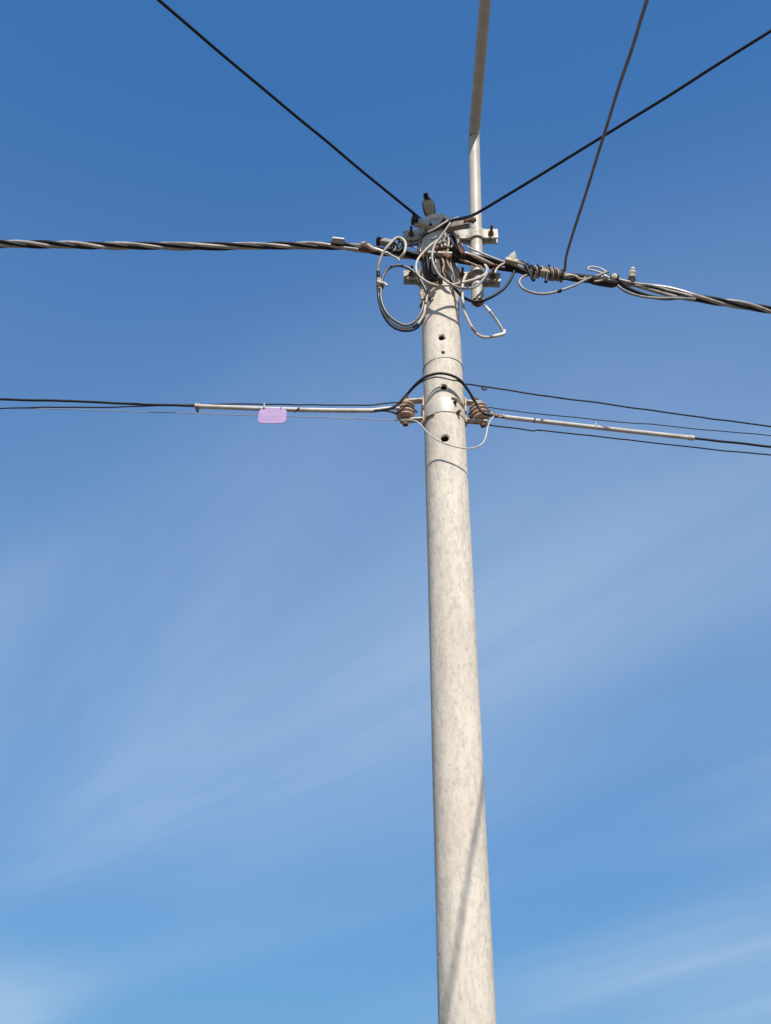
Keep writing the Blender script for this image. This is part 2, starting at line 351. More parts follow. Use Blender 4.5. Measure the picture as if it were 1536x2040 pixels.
# ---------------------------------------------------------------- clamps that hold the pipe to the pole
def chaikin(p, k=2):
    for _ in range(k):
        q = [p[0]]
        for a, b in zip(p, p[1:]): q += [a*0.75+b*0.25, a*0.25+b*0.75]
        p = q + [p[-1]]
    return p
def strap(plan, zf, h, t, side):
    # plan: list of 2D points; ribbon of height h, thickness t
    n = len(plan); bm = bmesh.new(); rows = []
    for i, p in enumerate(plan):
        d = (plan[min(i+1, n-1)] - plan[max(i-1, 0)]); d.normalize(); nrm = Vector((d.y, -d.x))*side
        q = p + nrm*t; z = zf(p.x)
        rows.append([bm.verts.new((p.x, p.y, z)), bm.verts.new((q.x, q.y, z)), bm.verts.new((q.x, q.y, z+h)), bm.verts.new((p.x, p.y, z+h))])
    for a, b in zip(rows, rows[1:]):
        for k in range(4): bm.faces.new((a[k], a[(k+1) % 4], b[(k+1) % 4], b[k]))
    bm.faces.new(rows[0]); bm.faces.new(rows[-1]); return bm
def clamp(label, lx, rx, yl, yr, h, boltx, name='pipe_clamp'):
    L0, R0 = at(*lx, PY), at(*rx, PY)
    zl, zr = at(lx[0], yl, PY-0.02).z, at(rx[0], yr, PY-0.02).z
    zf = lambda x: zl + (zr-zl)*(x-L0.x)/(R0.x-L0.x)
    zmid = (zl+zr)/2; pc = onpipe_z(zmid)
    o = thing(name, label, 'clamp', ((L0.x+R0.x)/2, PY, zmid), 'clamps holding the lamp pipe')
    for sg in (-1, 1):
        g_ = 0.016; rp, rq = 0.1205, PR+0.0015
        plan = [Vector((L0.x, PY+sg*g_)), Vector((L0.x*0.5+(PX-rp-0.02)*0.5, PY+sg*g_)), Vector((PX-rp-0.018, PY+sg*g_)), Vector((PX-rp*0.995, PY+sg*0.035))]
        plan += [Vector((PX - rp*math.cos(a), PY + sg*rp*math.sin(a))) for a in [R(25+130*i/14) for i in range(15)]]
        plan += [Vector((PX+rp*0.995, PY+sg*0.035)), Vector((PX+rp+0.018, PY+sg*g_))]
        plan += [Vector((pc.x-rq-0.016, PY+sg*g_)), Vector((pc.x-rq*0.97, PY+sg*0.022))]
        plan += [Vector((pc.x - rq*math.cos(a), PY + sg*rq*math.sin(a))) for a in [R(40+100*i/9) for i in range(10)]]
        plan += [Vector((pc.x+rq*0.97, PY+sg*0.022)), Vector((pc.x+rq+0.016, PY+sg*g_)), Vector((R0.x, PY+sg*g_))]
        link('strap', strap(chaikin(plan), zf, h, 0.012, -sg), 'galv', o)
    for bx in boltx:
        x = at(bx, (yl+yr)/2, PY-0.03).x; c = Vector((x, PY-0.026, zf(x)+h*0.45)); ax = Vector((0, -1, 0))
        bt = bmesh.new(); lathe(bt, c, ax, ((-0.065, 0.009), (0.072, 0.009), (0.075, 0.006)), 10)
        b_ = link('bolt', bt, 'rust', o)
        nb = bmesh.new(); lathe(nb, c, ax, ((0.001, 0.0185), (0.018, 0.0185), (0.02, 0.016)), 6); link('nut', nb, 'rust', b_, 20)
        nb = bmesh.new(); lathe(nb, c + ax*-0.052, -ax, ((0.001, 0.0185), (0.018, 0.0185), (0.02, 0.016)), 6); link('nut', nb, 'rust', b_, 20)
    return o
def onpipe_z(z): return PB.lerp(BEND, (z-PB.z)/(BEND.z-PB.z))
clamp('upper steel clamp joining lamp pipe and pole top, its left ear shaded', (803, 468), (991, 466), 478, 475, 0.080, (819, 904, 979))
clamp('lower steel clamp joining lamp pipe to pole, just above the open pipe end', (804, 548), (996, 553), 556, 562, 0.072, (820, 921, 982))

# ---------------------------------------------------------------- bracket arms at the pole top
VC = at(884, 449, 4.868); VZ = VC.z
def arm(label, end, h, m, endm, rusty):
    e = atz(*end, VZ + 0.004); a = VC + (e-VC).normalized()*0.012
    o = thing('bracket_arm', label, 'bracket', VC, 'bracket arms on the pole top')
    d = (e-a).normalized()
    # channel section: web and two flanges
    s = d.cross(Vector((0, 0, 1))).normalized(); s = s if s.y < 0 else -s
    link('web', bar(a, e, 0.007, h), m, o)
    link('flange', bar(a - s*0.018 + Vector((0, 0, -h/2)), e - s*0.018 + Vector((0, 0, -h/2)), 0.034, 0.006), m, o)
    link('flange', bar(a - s*0.018 + Vector((0, 0, h/2)), e - s*0.018 + Vector((0, 0, h/2)), 0.034, 0.006), m, o)
    if rusty:
        bt = bmesh.new(); lathe(bt, e - d*0.03, d, ((0, 0.014), (0.045, 0.014), (0.047, 0.021), (0.062, 0.021), (0.064, 0.014), (0.078, 0.011)), 8); link('end_bolt', bt, endm, o, 25)
    else:
        link('end_block', bar(e - d*0.02, e + d*0.018, 0.05, h*1.05), endm, o)
    return o, e, d
lo_, LE, LD = arm('sunlit steel bracket arm on the pole top below the bird', (826, 438), 0.05, 'galv', 'connblack', False)
ro_, RE, RD = arm('steel bracket arm with rusty end bolt on the pole top', (934, 440), 0.055, 'shadesteel', 'rust', True)
o = tag(link('pole_top_bolt', lathe(bmesh.new(), VC + Vector((0, 0.03, 0)), Vector((0, -1, 0)), ((0, 0.012), (0.045, 0.012), (0.046, 0.022), (0.06, 0.022), (0.062, 0.012), (0.085, 0.01)), 8), 'rust', None, 25), 'rusty bolt where both bracket arms meet on the pole top', 'bolt')

# ---------------------------------------------------------------- twisted supply cables
def frame(path):
    out = []; u = None
    for i, p in enumerate(path):
        t = (path[min(i+1, len(path)-1)] - path[max(i-1, 0)]).normalized()
        u = Vector((0, 0, 1)) if u is None else u
        u = (u - t*u.dot(t)).normalized(); out.append((p, u, t.cross(u)))
    return out
def twisted(name, label, base, nst, r, rho, pitch, bulge=None, m='bundle', step=7, group=None):
    path = spline(base, step); fr_ = frame(path)
    o = thing(name, label, 'cable', base[0], group)
    ln = [0.0]
    for a, b in zip(path, path[1:]): ln.append(ln[-1] + (b-a).length)
    for s in range(nst):
        q = []
        for i, (p, u, v) in enumerate(fr_):
            ph = 2*math.pi*(s/nst + ln[i]/pitch) + 0.8*math.sin(ln[i]*2.1) + 0.9*mnoise.noise(Vector((ln[i]*0.9, 3.3, 0)))
            rr = rho*(1 + 0.22*math.sin(ln[i]*5 + s*2) + 0.25*mnoise.noise(Vector((ln[i]*2.3, s*5.1, 0))))
            x = p + (u*math.cos(ph) + v*math.sin(ph))*rr
            if bulge: x = x + bulge(s, p)
            q.append(x)
        link('strand', T(q, r, 10), ('strandhighlight', 'black', 'bundle', 'black')[s % 4] if s != 2 else 'strandhighlight', o)
    return o
def densify(p, n): 
    q = []
    for a, b in zip(p, p[1:]): q += [a.lerp(b, i/n) for i in range(n)]
    return q + [p[-1]]
lb = pts([(868, 506, 4.855), (836, 510, 4.845), (760, 500, 4.85), (690, 491, 4.845), (600, 490, 4.84), (400, 490, 4.83), (200, 488.5, 4.82), (0, 486.5, 4.81)])
ld = (lb[-1]-lb[-2]); lb += [lb[-1] + ld*k + Vector((0, 0, -0.006*k*k)) for k in (1, 2, 4, 7, 11)]
twisted('twisted_supply_cable', 'thick twisted black supply cable running level to the left from the pole', densify(lb, 3), 4, 0.0118, 0.0150, 0.66, group='twisted supply cables')
rb = pts([(890, 503, 4.85), (925, 511, 4.875), (1000, 527, 4.94), (1050, 539, 4.985), (1125, 550, 5.045), (1225, 561, 5.125), (1300, 575, 5.19), (1380, 593, 5.25), (1460, 606, 5.315), (1536, 618.5, 5.38)])
rd = (rb[-1]-rb[-2]); rb += [rb[-1] + rd*k + Vector((0, 0, -0.0015*k*k)) for k in (1, 2, 4, 8, 16, 28)]
x0, x1 = at(1222, 561, 5.125).x, at(1384, 593, 5.25).x
def bulge(s, p):
    t = (p.x-x0)/(x1-x0)
    if t <= 0 or t >= 1: return Vector((0, 0, 0))
    k = math.sin(math.pi*t)**1.3
    return Vector((0, 0, (0.045, 0.002, -0.022, -0.088)[s]*k)) + Vector((0, -0.02*(s-1.5)*k, 0))
twisted('twisted_supply_cable', 'thick twisted black supply cable running right from the pole, its strands splayed', densify(rb, 3), 4, 0.0125, 0.0165, 0.72, bulge, group='twisted supply cables')

# ---------------------------------------------------------------- overhead service cables and the thin drop wire
def overhead(name, label, path, r, m, ext, amp, seed, sag, group=None, n=40):
    a, b = path[-2], path[-1]; d = (b-a).normalized(); end = b + d*ext
    full = path[:-1] + [b.lerp(end, i/4) + Vector((0, 0, -sag*(i/4)**2*ext)) for i in range(5)]
    p = []
    sp = spline(full, 4); 
    for i, (u, v) in enumerate(zip(sp, sp[1:])): p += [u.lerp(v, k/n) for k in range(n)]
    p = wob(p, amp, seed, 2.6)
    return tag(link(name, T(p, r, 10), m), label, 'cable', group)
a = LE + LD*-0.02 + Vector((0, -0.006, 0.03)); b = atz(315, 0, VZ - 0.10)
overhead('service_cable', 'black service cable rising to the upper left corner from the bird\'s bracket arm', [at(858, 447, 4.84), a, a.lerp(b, 0.5) + Vector((0, 0, -0.010)), b], 0.0088, 'black', 6, 0.004, 3, 0.01, 'service cables overhead')
a = at(930, 433, 4.60); b = atz(1536, 62, VZ - 0.12); k1 = at(975, 410, 4.42)
overhead('service_cable', 'black service cable rising to the upper right past the lamp pipe', [at(902, 439, 4.72), a, k1, k1.lerp(b, 0.33) + Vector((0, 0, -0.006)), k1.lerp(b, 0.66) + Vector((0, 0, -0.006)), b], 0.0088, 'black', 6, 0.004, 5, 0.01, 'service cables overhead')
A3 = at(1126, 534, 5.02)
DZ = 6.05
p3 = [at(1122, 556, 5.03), at(1121, 545, 5.0), A3, atz(1131, 500, A3.z-0.005)]
for px, py in ((1167, 385), (1186, 322), (1205, 265), (1229, 185), (1255, 110), (1289, 0)):
    z = A3.z + (DZ-A3.z)*((534-py)/534)**1.5
    p3.append(atz(px, py, z))
overhead('drop_wire', 'thin brown-grey drop wire falling steeply from the top right to the cable splice', p3, 0.0088, 'brownwire', 5, 0.004, 9, 0.02, n=14)

# ---------------------------------------------------------------- loops and tails round the pole head
C = cable
C('cable_loop', 'pale grey cable in the large hanging loop left of the pole', pts([(795, 516, 4.80), (805, 504, 4.77), (807, 483, 4.77), (792, 474, 4.78), (776, 487, 4.78), (763, 503, 4.80), (756, 526, 4.83), (754, 540, 4.85), (754, 556, 4.86), (755, 583, 4.87), (759, 609, 4.87), (769, 630.5, 4.87), (786, 648, 4.87), (809, 655, 4.87), (829, 648, 4.87), (843, 629, 4.865), (847.5, 609, 4.86), (853, 588, 4.86), (866, 574, 4.845)]), 0.0085, 'cream')
C('cable_loop', 'black cable of the large left loop, arching highest between loop and pole', pts([(858, 600, 4.872), (846, 572, 4.86), (831, 549, 4.85), (812, 534.5, 4.84), (789, 529.5, 4.84), (773, 536, 4.845), (764, 550, 4.85), (760, 566, 4.855), (758.5, 585, 4.85), (762, 606, 4.85), (772, 625, 4.85), (789, 641, 4.85), (809, 648.5, 4.85), (826, 641, 4.85), (839, 623, 4.85), (846, 596, 4.85)]), 0.0085, 'aged')
C('cable_loop', 'thin black cable standing in for shade under the big left loop', pts([(752, 545, 4.88), (751.5, 570, 4.885), (755.5, 604, 4.885), (766, 633, 4.885), (785, 653, 4.885), (810, 660, 4.885), (832, 653, 4.885), (846, 632, 4.88)]), 0.0055, 'black')  # black line added as the dark shadow side of the pale loop
C('cable_loop', 'cream cable looping down across the pole front to the lower clamp', pts([(872, 478, 4.80), (852.5, 493, 4.78), (834, 514, 4.77), (828.5, 532, 4.77), (834, 549, 4.77), (852.5, 563, 4.77), (875, 569.5, 4.78), (896, 568, 4.79), (921, 563, 4.82), (948, 555.5, 4.86), (965, 547, 4.88), (971, 537, 4.89), (966, 527, 4.90)]), 0.0078, 'cream')
C('cable_loop', 'grey cable dropping from the right bracket arm and curling under the lower clamp', pts([(914, 433, 4.74), (903, 438, 4.74), (886, 459.5, 4.74), (873, 478, 4.74), (865, 491, 4.74), (861, 512, 4.735), (865, 530, 4.735), (877.5, 551, 4.74), (898, 567, 4.75), (917, 573.5, 4.77), (940, 573, 4.81), (954.5, 565, 4.84), (967, 551, 4.87), (973, 538, 4.89), (968, 528, 4.90)]), 0.0078, 'grey')
C('cable_tail', 'black cable with a painted highlight crossing the upper clamp', pts([(934, 431, 4.62), (904, 438, 4.72), (886, 447.5, 4.755), (869, 457.5, 4.77), (852, 464.5, 4.80), (840, 474, 4.82), (835, 490, 4.835), (834, 506, 4.84)]), 0.008, 'black')
C('cable_tail', 'pale strand for the highlight along the crossing black cable', pts([(893, 440, 4.735), (880, 447.5, 4.74), (868, 455, 4.745), (853, 462.5, 4.765)]), 0.006, 'pvc')  # pale strand adds the black cable's highlight as geometry
C('cable_tail', 'cream wire running down the left edge of the pole head', pts([(836, 486, 4.86), (838, 505, 4.86), (842, 537, 4.865), (844, 557, 4.865), (846, 574, 4.87), (847, 586, 4.87)]), 0.006, 'cream')
C('cable_tail', 'thin cream wire bending from loop to pole edge beside the tan splice', pts([(873, 562, 4.84), (862, 563, 4.85), (851, 570, 4.865), (846, 580, 4.87), (845, 590, 4.875)]), 0.0045, 'cream')
C('cable_tail', 'tan wire running down the right side of the pole head to the lower clamp', pts([(886, 464, 4.82), (893, 487, 4.80), (890, 512, 4.81), (893, 528, 4.825), (903, 546, 4.85), (908, 563, 4.865)]), 0.007, 'tape')
C('cable_tail', 'grey wire hugging the pole front right of the anchor', pts([(899, 488, 4.83), (901, 508, 4.84), (898, 525, 4.845), (903, 541, 4.85), (900, 556, 4.86), (907, 566, 4.87)]), 0.006, 'grey')
C('cable_tail', 'short black wire bowed across the pole front below the anchor', pts([(880, 528, 4.84), (886, 540, 4.82), (893, 553, 4.83), (900, 561, 4.845)]), 0.009, 'black')
C('cable_tail', 'short pale wire end on the shaded pole front', pts([(850, 549, 4.85), (855, 546, 4.845), (860, 544, 4.845)]), 0.0055, 'pvc')
C('cable_loop', 'cream cable hanging right of the pole down to the sharp elbow', pts([(930, 546, 4.90), (924, 558, 4.88), (921, 571, 4.87), (921, 591, 4.87), (924, 614, 4.875), (932, 635, 4.88), (944, 657, 4.89), (957, 669.5, 4.90), (973, 672, 4.915), (990, 668, 4.93), (1003, 664, 4.94)]), 0.0092, 'cream')
C('cable_tail', 'grey cable slanting down from the open pipe end to the elbow', pts([(949, 596, 4.975), (954, 602, 4.96), (962, 606, 4.955), (973, 616.5, 4.95), (983, 629, 4.945), (992, 642, 4.94), (1000, 655, 4.94), (1003, 663, 4.94)]), 0.0085, 'grey')
C('cable_splice', 'white taped elbow where the two hanging cables meet at lower right', pts([(984, 670, 4.925), (995, 667.5, 4.93), (1004, 664.5, 4.935), (1004.5, 658, 4.937)]), 0.0105, 'white', 'splice')
C('cable_loop', 'black cable curving from the right supply cable under the open pipe end', pts([(1027, 532, 4.95), (1024, 543, 4.945), (1017, 558, 4.94), (1004.5, 574, 4.93), (984, 589, 4.93), (963, 599, 4.935), (948, 601.5, 4.94), (928, 595, 4.92), (913, 582.5, 4.89), (903, 569, 4.87)]), 0.0092, 'black')
C('cable_loop', 'grey cable hanging in a shallow bow under the right splice', pts([(1058, 547, 4.97), (1048, 549.5, 4.96), (1039, 555, 4.95), (1035, 564, 4.945), (1043, 576, 4.945), (1062, 583.5, 4.955), (1086, 585.5, 4.965), (1113, 580.5, 4.98), (1140, 570, 4.99), (1168, 556, 5.01), (1195, 547, 5.04), (1213, 541, 5.06)]), 0.0085, 'grey')
C('cable_tail', 'pale wire bent back in a hairpin above the right splice', pts([(1212, 543, 5.07), (1196, 534, 5.07), (1180, 531, 5.065), (1172, 532.5, 5.06), (1173, 536.5, 5.055), (1184, 539, 5.06), (1200, 544, 5.065), (1212, 549, 5.075)]), 0.006, 'alum')
C('cable_tail', 'pale wire arching from the right supply cable to the lower clamp bolt', pts([(985, 544, 4.90), (990, 534, 4.905), (1000, 526, 4.915), (1014, 521, 4.93), (1022, 516, 4.935)]), 0.0068, 'cream')
C('cable_tail', 'pale conductor running along the top of the right supply cable by the pipe', pts([(930, 492, 4.88), (955, 502, 4.90), (980, 512, 4.91), (1005, 522, 4.925), (1020, 527, 4.935)]), 0.0062, 'pvc')
C('cable_tail', 'brown wire under the right supply cable just above the lower clamp', pts([(915, 517, 4.85), (932, 522, 4.86), (950, 529, 4.88), (958, 531, 4.885), (959, 536, 4.885)]), 0.0062, 'rustlight')
C('cable_tail', 'black cable running straight beneath the right supply cable near the pole', pts([(898, 519, 4.85), (930, 525, 4.88), (965, 531, 4.92), (1000, 537, 4.95), (1050, 544, 4.99), (1090, 550, 5.02)]), 0.0085, 'black')
C('cable_tail', 'grey conductor from the anchor along the right supply cable', pts([(905, 495, 4.85), (930, 506, 4.86), (960, 521, 4.90), (990, 531, 4.92), (1005, 533, 4.93)]), 0.0075, 'grey')
C('cable_tail', 'black wire crossing from the left cable tangle to the pole top', pts([(800, 494, 4.80), (815, 489, 4.82), (828, 486.5, 4.84), (840, 482, 4.85)]), 0.008, 'black')
C('cable_tail', 'black doubled cable entering the pole head beside the left tangle', pts([(790, 500, 4.82), (808, 501, 4.82), (825, 506, 4.82), (845, 511, 4.835)]), 0.0125, 'black')
C('cable_tail', 'pale wire end poking below the left supply cable', pts([(772, 503, 4.80), (782, 510, 4.79), (793, 515, 4.79), (795, 520, 4.79)]), 0.0055, 'pvc')
C('cable_tail', 'cream wire lying along the left supply cable by the wedge clamp', pts([(738, 494, 4.81), (755, 498, 4.81), (768, 505, 4.80)]), 0.006, 'cream')
C('cable_tail', 'pale stripped conductor under the left supply cable', pts([(677, 491, 4.82), (697, 493, 4.82), (714, 496, 4.82)]), 0.0062, 'pvc')
# black tangle left of the pole
import itertools
for i, (lab, pp) in enumerate((
    ('black wire tight round loop in the left cable tangle', [(782, 496), (779, 485), (787, 476), (797, 478), (803, 490), (796, 500), (786, 500)]),
    ('short black wire crossing the left cable tangle', [(784, 482), (792, 490), (798, 500)]),
    ('black wire standing up in the left cable tangle', [(797, 478), (791, 488), (786, 498), (780, 502)]),
    ('lowest black wire in the left cable tangle', [(778, 492), (790, 494), (803, 497), (812, 500)]))):
    C('tangle_wire', lab, pts(pp, 4.80 + 0.008*i), 0.007, 'black' if i != 2 else 'aged', 'wire', 'wires in the left tangle')

# ---------------------------------------------------------------- anchor hardware on the pole front
an = thing('cable_anchor', 'rust-stained cable anchor bracket bolted to the pole front among cable loops', 'bracket', at(878, 505, 4.88))
Zv = Vector((0, 0, 1)); Xv = Vector((1, 0, 0)); Yv = Vector((0, 1, 0))
def plate(c, hx, hy, hz, rz=0.0, bw=0.003):
    m_ = Matrix.Rotation(rz, 3, 'Z'); return bevel(box(bmesh.new(), c, m_ @ Xv*hx, m_ @ Yv*hy, Zv*hz), bw)
link('back_plate', plate(at(880, 503, 4.868), 0.045, 0.006, 0.085), 'rustlight', an)
link('upper_flange', plate(at(878, 492, 4.83), 0.05, 0.036, 0.006, 0.1), 'rustlight', an)
link('lower_flange', plate(at(873, 510, 4.83), 0.085, 0.034, 0.008, 0.06), 'galv', an)
link('spacer', plate(at(880, 501, 4.835), 0.034, 0.025, 0.022, 0.1), 'rust', an)
bt = bmesh.new(); lathe(bt, at(886, 492, 4.805), Zv, ((0, 0.016), (0.07, 0.016), (0.075, 0.024), (0.095, 0.024), (0.10, 0.01)), 12); link('pin', bt, 'galv', an)
sh = [at(880, 492, 4.79), at(879, 478, 4.79), at(883, 468, 4.79), at(890, 468, 4.79), at(894, 478, 4.79), at(893, 492, 4.79)]
link('shackle', T(spline(sh, 6), 0.0075, 8), 'galv', an)
for px, py in ((870, 498), (893, 515), (887, 512)):
    bt = bmesh.new(); lathe(bt, at(px, py, 4.82), Vector((0, -1, 0)), ((-0.02, 0.01), (0.01, 0.01), (0.011, 0.016), (0.024, 0.016), (0.026, 0.008)), 8); link('bolt', bt, 'rust', an, 25)
link('hook', T(spline(pts([(856, 505, 4.83), (857, 513, 4.82), (857.5, 519, 4.815)]), 4), 0.0065, 8), 'cream', an)
w = thing('wedge_clamp', 'black plastic wedge clamp below the anchor, its brown body doubling as shade on the pole', 'clamp', at(852, 530, 4.87))
link('body', bar(at(856, 511, 4.845), at(866, 561, 4.855), 0.105, 0.05, Vector((0, -1, 0.3)), 0.010), 'darkbrown', w)  # wide dark body, also standing in for shade on the pole front
link('wedge', bar(at(856, 518, 4.80), at(868, 550, 4.815), 0.04, 0.03, Vector((0, -1, 0.3)), 0.006), 'connblack', w)
link('bail', T(spline(pts([(846, 518, 4.83), (852, 508, 4.82), (866, 511, 4.82), (868, 524, 4.82)]), 5), 0.004, 6), 'alum', w)
w = thing('wedge_clamp', 'dark wedge clamp right of the anchor where the right supply cable starts', 'clamp', at(905, 500, 4.87))
link('body', bar(at(899, 474, 4.84), at(915, 516, 4.845), 0.085, 0.06, Vector((0, -1, 0.3)), 0.008), 'connblack', w)
link('wedge', bar(at(905, 489, 4.80), at(922, 507, 4.815), 0.03, 0.03, Vector((0, -1, 0.3)), 0.006), 'rust', w)
link('bail', T(spline(pts([(912, 480, 4.83), (921, 488, 4.84), (916, 500, 4.83), (907, 508, 4.82)]), 5), 0.0045, 6), 'alum', w)
link('bolt', T([at(909, 486, 4.80), at(912, 478, 4.80)], 0.012, 8), 'galv', w)
C('cable_splice', 'tan taped splice on the left edge of the pole under the clamp', pts([(842, 578, 4.865), (840, 587, 4.87), (842, 597, 4.87)]), [0.011]*6+[0.013]*5+[0.010]*6, 'tape', 'splice')
C('cable_splice', 'rusty wire splice on the left pole edge below the tan one', pts([(843, 600, 4.875), (840, 607, 4.875), (838, 613, 4.88)]), 0.008, 'rust', 'splice')


C('cable_tail', 'pale Y-shaped wire stub at the top of the anchor', pts([(884, 482, 4.775), (885, 474, 4.77), (881, 467, 4.765)]), 0.0065, 'cream')
C('cable_tail', 'short pale wire leaning right at the top of the anchor', pts([(885, 475, 4.77), (890, 471, 4.765), (894, 471.5, 4.765)]), 0.006, 'cream')
C('cable_tail', 'pale crooked wire between anchor and right wedge clamp', pts([(897, 474, 4.79), (901, 481, 4.785), (903, 486, 4.785), (899, 493, 4.79)]), 0.0065, 'pvc')
C('cable_tail', 'black wire hooked over the right wedge clamp', pts([(893, 463, 4.83), (902, 466, 4.80), (909, 476, 4.79), (908, 490, 4.79), (914, 502, 4.80), (926, 508, 4.83)]), 0.008, 'black')
C('cable_tail', 'black wire bowed down the pole front behind the cream loop', pts([(846, 497, 4.83), (850, 512, 4.80), (852, 530, 4.79), (858, 548, 4.80), (870, 560, 4.83)]), 0.0078, 'black')
C('cable_tail', 'brown wire dropping from the anchor past the black bow', pts([(881, 515, 4.82), (884, 528, 4.81), (882, 541, 4.815), (889, 556, 4.835), (893, 566, 4.85)]), 0.0065, 'rustlight')
C('cable_tail', 'grey stripped wire stub pointing left from the anchor', pts([(872, 470, 4.80), (866, 473, 4.795), (858, 478, 4.80)]), 0.0065, 'grey')
C('cable_tail', 'black cable dipping between the right wedge clamp and the lamp pipe', pts([(918, 494, 4.85), (928, 503, 4.86), (938, 514, 4.88), (950, 519, 4.90), (968, 522, 4.915)]), 0.009, 'black')
C('cable_tail', 'rusty strap wire twisted along the right supply cable near the pipe', pts([(922, 505, 4.84), (935, 508, 4.85), (948, 515, 4.87), (962, 519, 4.89), (978, 527, 4.90), (992, 529, 4.91)]), 0.0072, 'rust')
C('cable_splice', 'black tape band on the large left loop above the white tie', pts([(754, 541, 4.848), (753.8, 546, 4.85), (754, 551, 4.852)]), 0.0115, 'connblack', 'tape')
C('cable_splice', 'tan tape band on the large left loop at the cable tie', pts([(756.5, 556, 4.85), (756.8, 566, 4.85), (757, 576, 4.852)]), 0.0115, 'tape', 'tape')
C('cable_splice', 'black tape band at the bottom of the large left loop', pts([(822, 651.5, 4.865), (827, 649, 4.865), (832, 646, 4.865)]), 0.011, 'connblack', 'tape')
C('cable_splice', 'dark tape band on the cream cable hanging right of the pole', pts([(941, 652, 4.885), (944, 657, 4.888), (948, 662, 4.892)]), 0.0112, 'brownwire', 'tape')
C('cable_splice', 'black tape mark on the shallow grey bow under the right splice', pts([(1111, 581, 4.975), (1114, 580.3, 4.976), (1117, 579.5, 4.978)]), 0.0105, 'connblack', 'tape')
C('cable_splice', 'white tape band high on the slanting grey cable under the pipe', pts([(968, 611, 4.948), (972, 615.5, 4.946), (977, 621.5, 4.944)]), 0.0105, 'white', 'tape')

# ---------------------------------------------------------------- connectors on the left supply cable
k = thing('tap_connector', 'small bar connector with pale lid on the left supply cable, farthest from pole', 'connector', at(673, 486, 4.84), 'connectors on the supply cables')
link('body', bar(at(660, 485, 4.825), at(687, 488, 4.825), 0.04, 0.038, bw=0.006), 'connblack', k)
link('lid', bar(at(662, 477, 4.825), at(686, 479.5, 4.825), 0.036, 0.016, bw=0.004), 'white', k)
link('bolt', T([at(673, 489, 4.825) , at(673, 496, 4.825)], 0.008, 6), 'rust', k)
k = thing('tap_connector', 'tan taped connector lump on the left supply cable', 'connector', at(733, 492, 4.84), 'connectors on the supply cables')
link('tape_wrap', T(spline(pts([(719, 487, 4.815), (726, 487, 4.81), (735, 491, 4.81), (745, 497, 4.81), (752, 499, 4.815)]), 5), [0.008, 0.013, 0.016, 0.018, 0.019, 0.019, 0.018, 0.018, 0.019, 0.018, 0.016, 0.015, 0.014, 0.014, 0.013, 0.012, 0.011, 0.01, 0.009, 0.008, 0.007]), 'tape', k)
link('core', bar(at(716, 493, 4.83), at(746, 499, 4.83), 0.03, 0.034, bw=0.006), 'rust', k)
w = thing('wedge_clamp', 'grey wedge clamp with dark end lying on the left supply cable', 'clamp', at(768, 484, 4.84))
link('body', bar(at(757, 481, 4.84), at(786, 486, 4.84), 0.045, 0.036, bw=0.006), 'connector', w)
link('end_cap', bar(at(750, 480, 4.838), at(757.5, 481, 4.838), 0.05, 0.042, bw=0.006), 'connblack', w)
link('bail', T(spline(pts([(786, 483, 4.83), (800, 487, 4.83), (818, 491, 4.84), (832, 496, 4.85)]), 5), 0.0045, 6), 'rustlight', w)
# pointed connector on the right supply cable
k = thing('tap_connector', 'grey pointed connector standing on the right supply cable', 'connector', at(1020, 518, 4.94), 'connectors on the supply cables')
bm = bmesh.new(); a = pts([(1008, 515, 4.915), (1029, 519, 4.925), (1030, 512, 4.925), (1026, 498, 4.925), (1016, 505, 4.92)])
f0 = [bm.verts.new(v) for v in a]; f1 = [bm.verts.new(v + Vector((0, 0.045, 0))) for v in a]
bm.faces.new(f0); bm.faces.new(f1[::-1])
for i in range(5): bm.faces.new((f0[i], f0[(i+1) % 5], f1[(i+1) % 5], f1[i]))
link('body', bevel(bm, 0.005), 'connector', k)
link('jaw', bar(at(1006, 520, 4.92), at(1032, 525, 4.925), 0.05, 0.028, bw=0.005), 'rustlight', k)
link('bolt', T([at(1022, 521, 4.91), at(1022, 512, 4.905)], 0.0075, 6), 'galv', k)
# wrapped splice
ax0, ax1 = at(1048, 538, 4.985), at(1124, 550, 5.045); axd = (ax1-ax0).normalized(); au = (Zv - axd*Zv.dot(axd)).normalized(); av = axd.cross(au)
def helix(t0, t1, turns, rad, ph, jit=0.0):
    out = []; n = int(turns*14)
    for i in range(n+1):
        t = t0 + (t1-t0)*i/n; an_ = ph + 2*math.pi*turns*i/n; rr = rad*(1 + jit*math.sin(i*0.7+ph))
        out.append(ax0.lerp(ax1, t) + (au*math.cos(an_) + av*math.sin(an_))*rr)
    return out
wr = thing('wire_wrap', 'wire wraps binding the drop wire to the right supply cable', 'wire wrap', ax0.lerp(ax1, 0.5))
link('wrap', T(helix(0.0, 0.42, 3.2, 0.036, 0.6, 0.12), 0.0068, 8), 'black', wr)
link('wrap', T(helix(0.1, 0.55, 3.0, 0.034, 2.2, 0.1), 0.0055, 8), 'tape', wr)
link('wrap', T(helix(0.5, 1.0, 5.0, 0.037, 1.0, 0.1), 0.0068, 8), 'brownwire', wr)
link('wrap', T(helix(0.55, 0.98, 3.4, 0.038, 3.0, 0.08), 0.005, 8), 'rustlight', wr)
link('tape_lump', T(spline(pts([(1078, 541, 4.975), (1086, 542, 4.965), (1094, 544, 4.975)]), 4), [0.014, 0.018, 0.02, 0.021, 0.022, 0.02, 0.018, 0.016, 0.012]), 'tape', wr)
C('cable_tail', 'black wire coming off the right wrap in a steep bend near the pointed connector', pts([(1026, 527, 4.935), (1034, 521, 4.935), (1043, 522, 4.94), (1050, 533, 4.94), (1057, 548, 4.945), (1063, 558, 4.955), (1066, 548, 4.96)]), 0.0085, 'black')
